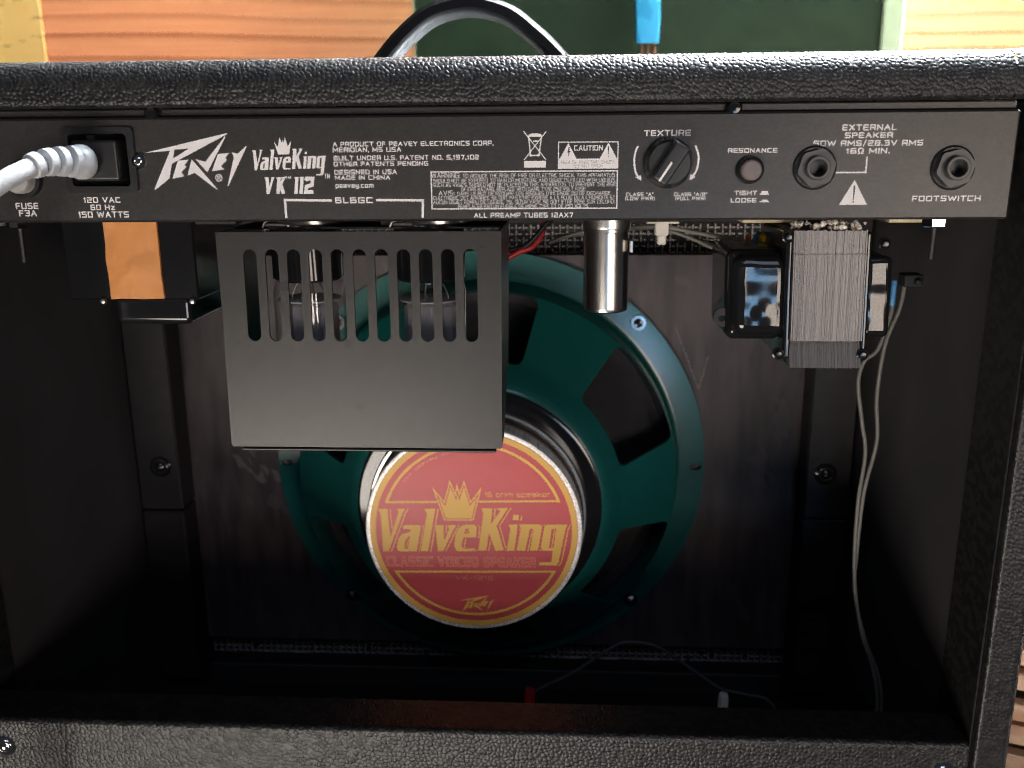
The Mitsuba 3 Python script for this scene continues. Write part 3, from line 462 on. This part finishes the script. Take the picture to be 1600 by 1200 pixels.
for x in xs[:-1]:
    y = .0262 + RNG.uniform(0, .0006); dz = RNG.uniform(-.0004, .0004); w = xs[1] - xs[0]
    lam += [bx(x, x + w * RNG.uniform(.82, .97), y, .088, .1341 + dz * .3, .1745), bx(x, x + w * .93, y + RNG.uniform(.0002, .0006), .088, .1747, .1852 + dz)]
    y = .0262 + RNG.uniform(0, .0005); m = bx(x, x + w * RNG.uniform(.86, .97), y, .088, .1212 + RNG.uniform(-.0002, .0002), .1339)
    v = np.array(m.vertices); v[(v[:, 1] < .05) & (v[:, 2] > .13), 1] += .0044; m.vertices = v; lam.append(m)   # the closing plates lean back a little at the top
put(O, hang(cat(*lam)), 'core_steel', label='bare laminated steel core of the transformer')
put(O + '__core_filling', hang(bx(.1570, .1905, .0312, .087, .1220, .1845)), 'core_varnish')
fl = [trimesh.creation.icosphere(subdivisions=1, radius=RNG.uniform(.0005, .0013)) for _ in range(60)]
for m in fl:
    m.vertices *= RNG.uniform(.6, 1.5, 3); m.vertices += RNG.normal(0, .00028, m.vertices.shape); m.apply_translation([RNG.uniform(.1576, .1900), RNG.uniform(.0280, .036), RNG.uniform(.1852, .1885)])
put(O + '__varnish_crumbs', cat(*fl), 'varnish_pale', 50, label='pale crusted varnish on the top of the core', kind='stuff')
def bell(x0, x1, z0, z1, y0, y1, r):
    b = rounded(x0, x1, y0, y1, z0, z1, r, 3).subdivide_to_size(.0035); n = np.array(b.vertices)
    b.vertices += (np.stack([meshkit.noise(n * 130, k) for k in range(3)], 1) - .5) * .0008
    return hang(b)
put(O + '__end_bell', bell(.1310, .1574, .1345, .1735, .0318, .0860, .0058), 'black_gloss', True, label='glossy black left end bell mirroring a window')
put(O + '__end_bell', bell(.1915, .2050, .1340, .1730, .0330, .0860, .0036), 'black_gloss', True, label='narrow glossy black right end bell')
put(O + '__bell_flange', hang(rounded(.1545, .1580, .0290, .0880, .1250, .1842, .0012, 2)), 'black_gloss', 30)
put(O + '__bell_flange', hang(rounded(.1900, .1932, .0290, .0880, .1250, .1842, .0012, 2)), 'black_gloss', 30)
put(O + '__bell_rim', hang(rounded(.1288, .1560, .0372, .0840, .1320, .1758, .0048, 3)), 'black_gloss', 30)
put(O + '__mounting_lug', sheet(Point(.1292, .1430).buffer(.0042, 12).union(Polygon([(.1277, .1385), (.1345, .1370), (.1345, .1505)])).difference(Point(.1289, .1422).buffer(.0016, 10)), .042, .0016), 'black_matte', 30)
for x, z in ((.1540, .1275), (.1550, .1822), (.1930, .1272), (.1985, .1790)): put(O + '__bolt', lathe([(0, .0026), (.0014, .0024), (.0020, .0012), (.0028, .0010), (.0028, 0)], 18, 'y', (x, .0290, z)), 'core_varnish', 40)

# ------------------------------------------------------------------ hardware under the chassis
H = G
put(H + '__circuit_board', bx(.1395, .1640, .0560, .1200, .1862, .1882, .0003), 'circuit_board', label='cream edge of the board left of the steel core')
put(H + '__circuit_board', bx(.2090, .2255, .0560, .1200, .1862, .1882, .0003), 'circuit_board', label='cream edge of the board right of the steel core')
def nut(x, y, z0, z1, r, key=H + '__nut'): return put(key, lathe([(0, z0), (r * .8, z0), (r, z0 + .0006), (r, z1), (0, z1)], 6, 'z', (x, y, 0)), 'chrome')
nut(.2262, .045, .1850, .1900, .0058); put(H + '__stud', tube([(.2262, .045, .1850), (.2262, .045, .1700)], .0013, 2, 10), 'wire_dark', 40)
nut(-.2170, .045, .1858, .1905, .0042); nut(-.2260, .050, .1862, .1905, .0034)
put(H + '__stud', tube([(-.2160, .045, .1860), (-.2160, .045, .1690)], .0012, 2, 10), 'wire_dark', 40)
put(H + '__bracket', bx(-.2300, -.2040, .046, .056, .1885, .1915, .0004), 'zinc')
put(H + '__bracket', bx(-.1215, -.1015, .030, .050, .1885, .1915, .0004), 'black_satin')
put(H + '__bracket', bx(-.0330, -.0230, .030, .050, .1880, .1915, .0004), 'fuse_grey')
tie = G + '__cable_anchor'
put(tie, cat(bx(.0955, .1125, .085, .099, .1836, .1846, .0003), bx(.1005, .1076, .088, .094, .1770, .1838, .0006), bx(.1020, .1066, .089, .093, .1722, .1772, .0006)), 'nylon_white', label='white nylon cable anchor under the chassis')
W = G + '__wire'
put(W, tube([(.045, .10, .1725), (.062, .10, .1778), (.086, .095, .1805), (.1044, .091, .1815), (.123, .090, .1783), (.140, .090, .1752), (.146, .088, .1752)], .0012), 'wire_grey', True)
put(W, tube([(.047, .105, .1752), (.070, .105, .1770), (.092, .100, .1800), (.1044, .095, .1800), (.118, .095, .1760), (.134, .095, .1693), (.1450, .090, .1668)], .0011), 'wire_grey', True)
put(W, tube([(.120, .11, .174), (.132, .11, .171), (.140, .10, .1690), (.1435, .09, .1655), (.1400, .088, .1640)], .0010), 'wire_dark', True)
put(W, tube([(.020, .085, .1640), (.029, .088, .1687), (.036, .090, .1712), (.041, .092, .1775), (.0435, .095, .1860)], .0016), 'wire_red', True, label='short red wire beside the tube cover')
put(W, tube([(.022, .090, .1690), (.033, .090, .1720), (.044, .092, .1835), (.048, .095, .1870)], .0014), 'wire_dark', True)
put(W, tube([(.1420, .080, .1690), (.1445, .078, .1730), (.1470, .076, .1790)], .0011), 'wire_orange', True, label='orange wire end above the left bell')
put(W, tube([(.1460, .080, .1690), (.1490, .078, .1745), (.1520, .076, .1800)], .0011), 'wire_blue', True, label='blue wire end above the left bell')
put(W, tube([(.1520, .080, .1700), (.1540, .078, .1740), (.1545, .076, .1790)], .0026), 'wire_yellow', True, label='yellow sleeve above the left bell')
put(W, tube([(.2262, .09, .1500), (.2262, .09, .1357), (.2212, .09, .1165), (.2145, .09, .1095), (.2125, .09, .0970), (.2164, .09, .0753), (.2197, .09, .0569), (.2182, .09, .0266), (.2200, .09, -.0165), (.2266, .09, -.0510), (.2348, .09, -.0737), (.2400, .09, -.0990), (.2410, .095, -.150)], .0011), 'wire_grey', True, label='grey speaker wire hanging down from a blue sleeve')
put(W + '_sleeve', tube([(.2262, .0895, .1535), (.2263, .0895, .1400)], .0014, 4, 10), 'wire_blue', True, label='light blue sleeve at the top of the wire')
put(W, tube([(.2312, .088, .1520), (.2298, .088, .1391), (.2240, .088, .1190), (.2230, .09, .0899), (.2256, .091, .0644), (.2217, .092, .0343), (.2208, .092, -.0006), (.2218, .092, -.0286), (.2297, .091, -.0571), (.2382, .09, -.0779), (.2425, .09, -.0990), (.2435, .095, -.150)], .0011), 'wire_grey', True, label='second grey speaker wire beside the first one')
put(W + '_clamp', cat(rounded(.2300, .2400, .086, .096, .1500, .1570, .0012, 2), rounded(.2350, .2380, .083, .087, .1520, .1548, .001, 2)), 'black_matte', 30)
# loose speaker lead with two insulated terminals near the floor of the cabinet
put(W, tube([(.0340, .122, -.1180), (.0400, .121, -.1138), (.0623, .120, -.1002), (.0843, .120, -.0833), (.0962, .120, -.0790), (.1143, .120, -.0826), (.1348, .120, -.0970), (.1534, .120, -.1102), (.170, .121, -.1150), (.1860, .122, -.1210), (.200, .125, -.150)], .0010), 'wire_slate', True)
for x, b, lab in ((.0328, 'terminal_red', 'red insulated terminal near the cabinet floor'), (.1558, 'nylon_white', 'white insulated terminal near the cabinet floor')):
    put(G + '__terminal', lathe([(0, -.1140), (.0026, -.1142), (.0033, -.1160), (.0036, -.1300), (0, -.1300)], 24, 'z', (x, .120, 0)), b, 40, label=lab)
    put(W, tube([(x, .120, -.129), (x + .001, .125, -.150), (x + .004, .140, -.183)], .0010), 'wire_slate', True)

# ------------------------------------------------------------------ loudspeaker
K = G + '__speaker'
prof = [(.154, -.2254), (.1375, -.2254), (.1345, -.2240), (.1330, -.2200), (.1322, -.2040), (.1308, -.1985), (.1200, -.1880), (.0960, -.1650), (.0890, -.1560), (.0840, -.1490), (.0805, -.1458), (.0775, -.1450), (.0755, -.1468), (.0745, -.1530),
        (.0550, -.1530), (.0550, -.1550), (.0770, -.1552), (.0870, -.1600), (.0945, -.1672), (.1290, -.2000), (.1303, -.2060), (.1310, -.2290), (.154, -.2290), (.154, -.2254)]
frame = lathe(prof, 160)
cut = []
for a in range(30, 390, 60):
    th = np.radians(np.linspace(a - 16.8, a + 16.8, 20))
    w = Polygon([(.0925 * math.cos(t), .0925 * math.sin(t)) for t in th] + [(.1306 * math.cos(t), .1306 * math.sin(t)) for t in th[::-1]]).buffer(-.005).buffer(.005, 6)
    cut.append(sheet(w, .2220, .12))
for a in range(0, 360, 45):
    hx, hz = .1477 * math.cos(math.radians(a)), .1477 * math.sin(math.radians(a))
    if a % 90 == 0: cut.append(sheet(affinity.rotate(LineString([(hx, hz - .0016), (hx, hz + .0016)]).buffer(.0024, 8), a + 90, origin=(hx, hz)), .232, .02))
frame.fix_normals()
frame = trimesh.boolean.difference([frame] + cut, engine='manifold')
put(K, frame, 'speaker_green', 28, label='round dark green loudspeaker frame with six openings')
for i, a in enumerate((45, 135, 225, 315)):
    hx, hz = .1477 * math.cos(math.radians(a)), .1477 * math.sin(math.radians(a))
    put(K + '__washer', lathe([(.0030, .0003), (.0032, .0014), (.0052, .0014), (.0056, .0003)], 32, 'y', (hx, .2253, hz)), 'chrome', 40)
    put(K + '__bolt', lathe([(0, .0042), (.0012, .0042), (.0014, .0030), (.0027, .0028), (.0029, 0)], 6 if a > 180 else 20, 'y', (hx, .2250, hz)), 'black_gloss' if a < 180 else 'zinc', 20)
put(K + '__cone', lathe([(.1308, -.2235), (.1260, -.2200), (.1200, -.2225), (.1180, -.2215), (.0900, -.2040), (.0450, -.1760), (.030, -.168), (0, -.168)], 96), 'cone_paper', 30, label='black paper cone behind the frame openings')
put(K + '__front_plate', lathe([(0, -.1425), (.0755, -.1425), (.0778, -.1434), (.0782, -.1455), (.0700, -.1530)], 96), 'black_gloss', 40)
put(K + '__plate_ring', lathe([(0, -.1330), (.0678, -.1330), (.0688, -.1340), (.0688, -.1426), (0, -.1426)], 96), 'zinc', 40)
put(K + '__ferrite', lathe([(0, -.1235), (.0655, -.1235), (.0662, -.1250), (.0662, -.1320), (.0655, -.1332)], 96), 'ferrite', 40)
LX, LC, YM = -.0004, -.0012, .1097
put(K + '__back_plate', lathe([(0, -.1102), (.0640, -.1102), (.0652, -.1106), (.0658, -.1116), (.0658, -.1236), (0, -.1236)], 96, 'y', (LX, 0, LC)), 'magnet_edge', 40, label='pale steel edge of the round magnet plate')
disc = lambda r: Point(LX, LC).buffer(r, 64)
put(K + '__label', sheet(disc(.0628), .1102, .0003), 'label_red', label='round red label with gold print on the magnet')
LB = .1099                                               # front of the red sheet
def gold(key, g, b='label_gold', y=LB, label=None): return put(K + '__' + key, sheet(g, y, .00012), b, label=label)
upper = Polygon([(-.08, .0157), (.08, .0189), (.08, .09), (-.08, .09)]); lower = Polygon([(-.08, -.0296), (.08, -.0269), (.08, -.09), (-.08, -.09)])
thin = disc(.0558).difference(disc(.0541))
inner = disc(.0558)
crown_m = affinity.affine_transform(crown_g, mm); word_m = affinity.affine_transform(word, mm)
bar = lambda p, w: LineString(p).buffer(w / 2, cap_style='flat')
art = thin.intersection(upper.union(lower)).union(bar([(-.08, .0164), (.08, .0196)], .0013).intersection(inner)).union(bar([(-.08, -.0289), (.08, -.0262)], .0013).intersection(inner)).difference(crown_m.buffer(.0003))
gold('label_rings', disc(.0626).difference(disc(.0592)).union(art))
shadow = unary_union([affinity.translate(word_m, dx, -.0001) for dx in (.0014, .0019)])
strip = affinity.translate(word_m, .0019, -.0001).difference(affinity.translate(word_m, .0014, -.0001)).difference(word_m.buffer(.0006)).buffer(.00008)
rim = crown_m.difference(crown_m.buffer(-.0008, join_style='mitre'))
gold('label_word_mark', word_m.union(crown_m.buffer(-.0014, join_style='mitre')).union(rim).union(strip.difference(crown_m.buffer(.0006))), label='large gold product name with crown')
ct = text('CLASSIC VOICED SPEAKER', -.0542, .0368, -.0244, .0064, .26)
ct = affinity.rotate(ct, .5, origin=(0, 0))
gold('label_lettering', ct.buffer(.00022).difference(ct.buffer(-.00022)), 'label_pink', label='faint outlined lettering below the product name')
gold('label_lettering', affinity.rotate(text('16 ohm speaker', .0067, .0458, .0212, .0030, .16), 1, origin=(.02, .021)), 'label_gold')
gold('label_lettering', text('VK-1216', -.0121, .0113, -.0331, .0028, .16), 'label_pink')
ltrs = []
for i, ch in enumerate('www.peavey.com'):
    a = math.radians(142 - i * 3.0); t = text(ch, -.0011 if ch != '.' else -.0002, .0011 if ch != '.' else .0002, 0, .0018, .16)
    ltrs.append(affinity.translate(affinity.rotate(t, math.degrees(a) - 90, origin=(0, 0)), LX + .0510 * math.cos(a), LC + .0510 * math.sin(a)))
gold('label_lettering', unary_union(ltrs), 'label_pink')
pv = unary_union([shape(l) for l in PEAVEY]); b = pv.bounds; sc = 21.2 / (b[2] - b[0])
gold('label_maker_logo', affinity.affine_transform(affinity.translate(pv, -b[0], -b[1]), [sc * M, 0, 0, sc * M, -.0095, -.0545]), label='small jagged gold maker logo at the foot of the label')

# ------------------------------------------------------------------ mains cord with ribbed strain relief, plugged into the inlet
N = 'power_cord'
thing(N, 'grey power cord with ribbed strain relief plugged into the mains inlet at far left', 'power cord')
put(N + '__plug', cat(rounded(-.1612, -.1405, -.0010, .019, .2100, .2276, .0016, 2)), 'black_satin', 30)
rel = smooth_path([(-.1562, -.0060, .2184), (-.1594, -.0125, .2187), (-.1630, -.0205, .2183), (-.1668, -.0290, .2158)], 12)
nr = len(rel); secs = []
for i in range(nr):
    t = i / (nr - 1); r = .0070 - .0022 * t
    secs.append(ring(r, 28))
put(N + '__boot', sweep([(-.1541, -.0012, .2183), (-.1547, -.0026, .2183), (-.1560, -.0052, .2184), (-.1568, -.0068, .2185)], [ring(.0066, 28), ring(.0074, 28), ring(.0074, 28), ring(.0062, 28)], (0, 0, 1)), 'cord_grey', 40)
put(N + '__core', sweep(rel, [s * .46 for s in secs], (0, 0, 1)), 'cord_grey', 40)
for k in range(4):
    i0 = int(nr * (.08 + .22 * k)); i1 = min(nr - 1, i0 + max(3, int(nr * .125)))
    put(N + '__rib', sweep(rel[i0:i1 + 1], secs[i0:i1 + 1], (0, 0, 1)), 'cord_grey', 40)
put(N + '__cable', tube([(-.1640, -.0225, .2178), (-.1682, -.0312, .2144), (-.1726, -.0370, .2106), (-.1785, -.0425, .2046), (-.1850, -.0480, .1945), (-.1950, -.0520, .1800), (-.2050, -.0540, .1500), (-.215, -.05, .05), (-.222, -.045, -.10), (-.235, -.05, -.21)], .0040, 10, 20, (0, 0.3, 1)), 'cord_grey', True)

# ------------------------------------------------------------------ what stands behind
def wall_panel(key, x0, x1, y, z0, z1, b, label, category):
    labels[key] = {'label': label, 'category': category}; scene[key] = mikit.ply(bx(x0, x1, y, y + .02, z0, z1, .001), b)
wall_panel('wood_panel', -.6560, 1.60, .90, -.50, 1.3, 'wall_wood', 'orange brown wood panel with horizontal grain behind the amplifier', 'wood panel')
wall_panel('wooden_post', -1.0, -.6565, .897, -.50, 1.3, 'post_wood', 'yellow flecked wooden board at the upper left edge of the photo', 'board')
thing('green_board', 'dark green board with pale edges standing against the wood panel', 'board')
put('green_board__face', bx(-.1160, .4020, .705, .722, -.30, .80, .001), 'board_green')
put('green_board__edge', bx(-.1185, -.1160, .706, .722, -.30, .80, .0005), 'board_edge')
put('green_board__edge', bx(.4022, .4255, .700, .722, -.30, .80, .002), 'board_edge', label='wide pale edge strip on the right')
thing('taped_cords', 'brown cords wrapped in bright blue tape hanging before the green board', 'cord bundle')
tp = np.array([(-.0135, -.0030), (-.0120, -.0052), (0, -.0062), (.0120, -.0052), (.0140, -.0024), (.0140, .0024), (.0110, .0050), (0, .0058), (-.0120, .0050), (-.0135, .0026)])
put('taped_cords__tape', sweep([(.1415, .660, .3275), (.1418, .660, .3500), (.1405, .660, .3800), (.1412, .660, .4100), (.141, .660, .60)], [tp * .90, tp * .96, tp, tp * .97, tp], (0, 1, 0)), 'tape_blue', 30)
for k, dx in enumerate((-.0062, .0005, .0068)): put('taped_cords__cord', tube([(.1420 + dx, .660, .345), (.1425 + dx * 1.05, .661, .315), (.143 + dx * 1.2, .662, .262)], .0022, 6, 10), 'cord_brown', True)
thing('slatted_crate', 'slatted wooden crate beside the lower right corner of the amplifier', 'crate')
d = np.array([.94, -.34, 0]); d /= np.linalg.norm(d); nrm = np.array([-.34, -.94, 0]); nrm /= np.linalg.norm(nrm)
R = np.eye(4); R[:3, 0] = d; R[:3, 1] = -nrm; R[:3, 2] = [0, 0, 1]; R[:3, 3] = [.300, .165, 0]
for k, (z, h, b) in enumerate(((-.0660, .0030, 0), (-.0755, .0125, 0), (-.0945, .0115, 0), (-.1120, .0120, 0), (-.1345, .0120, 0), (-.1500, .0140, 0), (-.1720, .012, 0))):
    m = bx(0, .30, 0, .010, z - h, z, .0008); m.apply_transform(R); put('slatted_crate__slat', m, 'slat_wood')
for x0, x1, y0, y1 in ((0, .018, .011, .20), (.282, .30, .011, .20), (.018, .282, .188, .20)):       # corner boards and the far side: the gaps open into the crate
    m = bx(x0, x1, y0, y1, -.204, -.0585, .0008); m.apply_transform(R); put('slatted_crate__board', m, 'slat_wood')
m = bx(-.002, .302, -.002, .202, -.0580, -.0500, .0008); m.apply_transform(R); put('slatted_crate__lid', m, 'slat_wood')
labels['floor'] = {'kind': 'structure'}
scene['floor'] = mikit.ply(bx(-1.2, 1.6, -.03, 1.0, -.224, -.2055, .002), 'table_wood')  # an unseen tabletop, added for the amplifier and crate to rest on
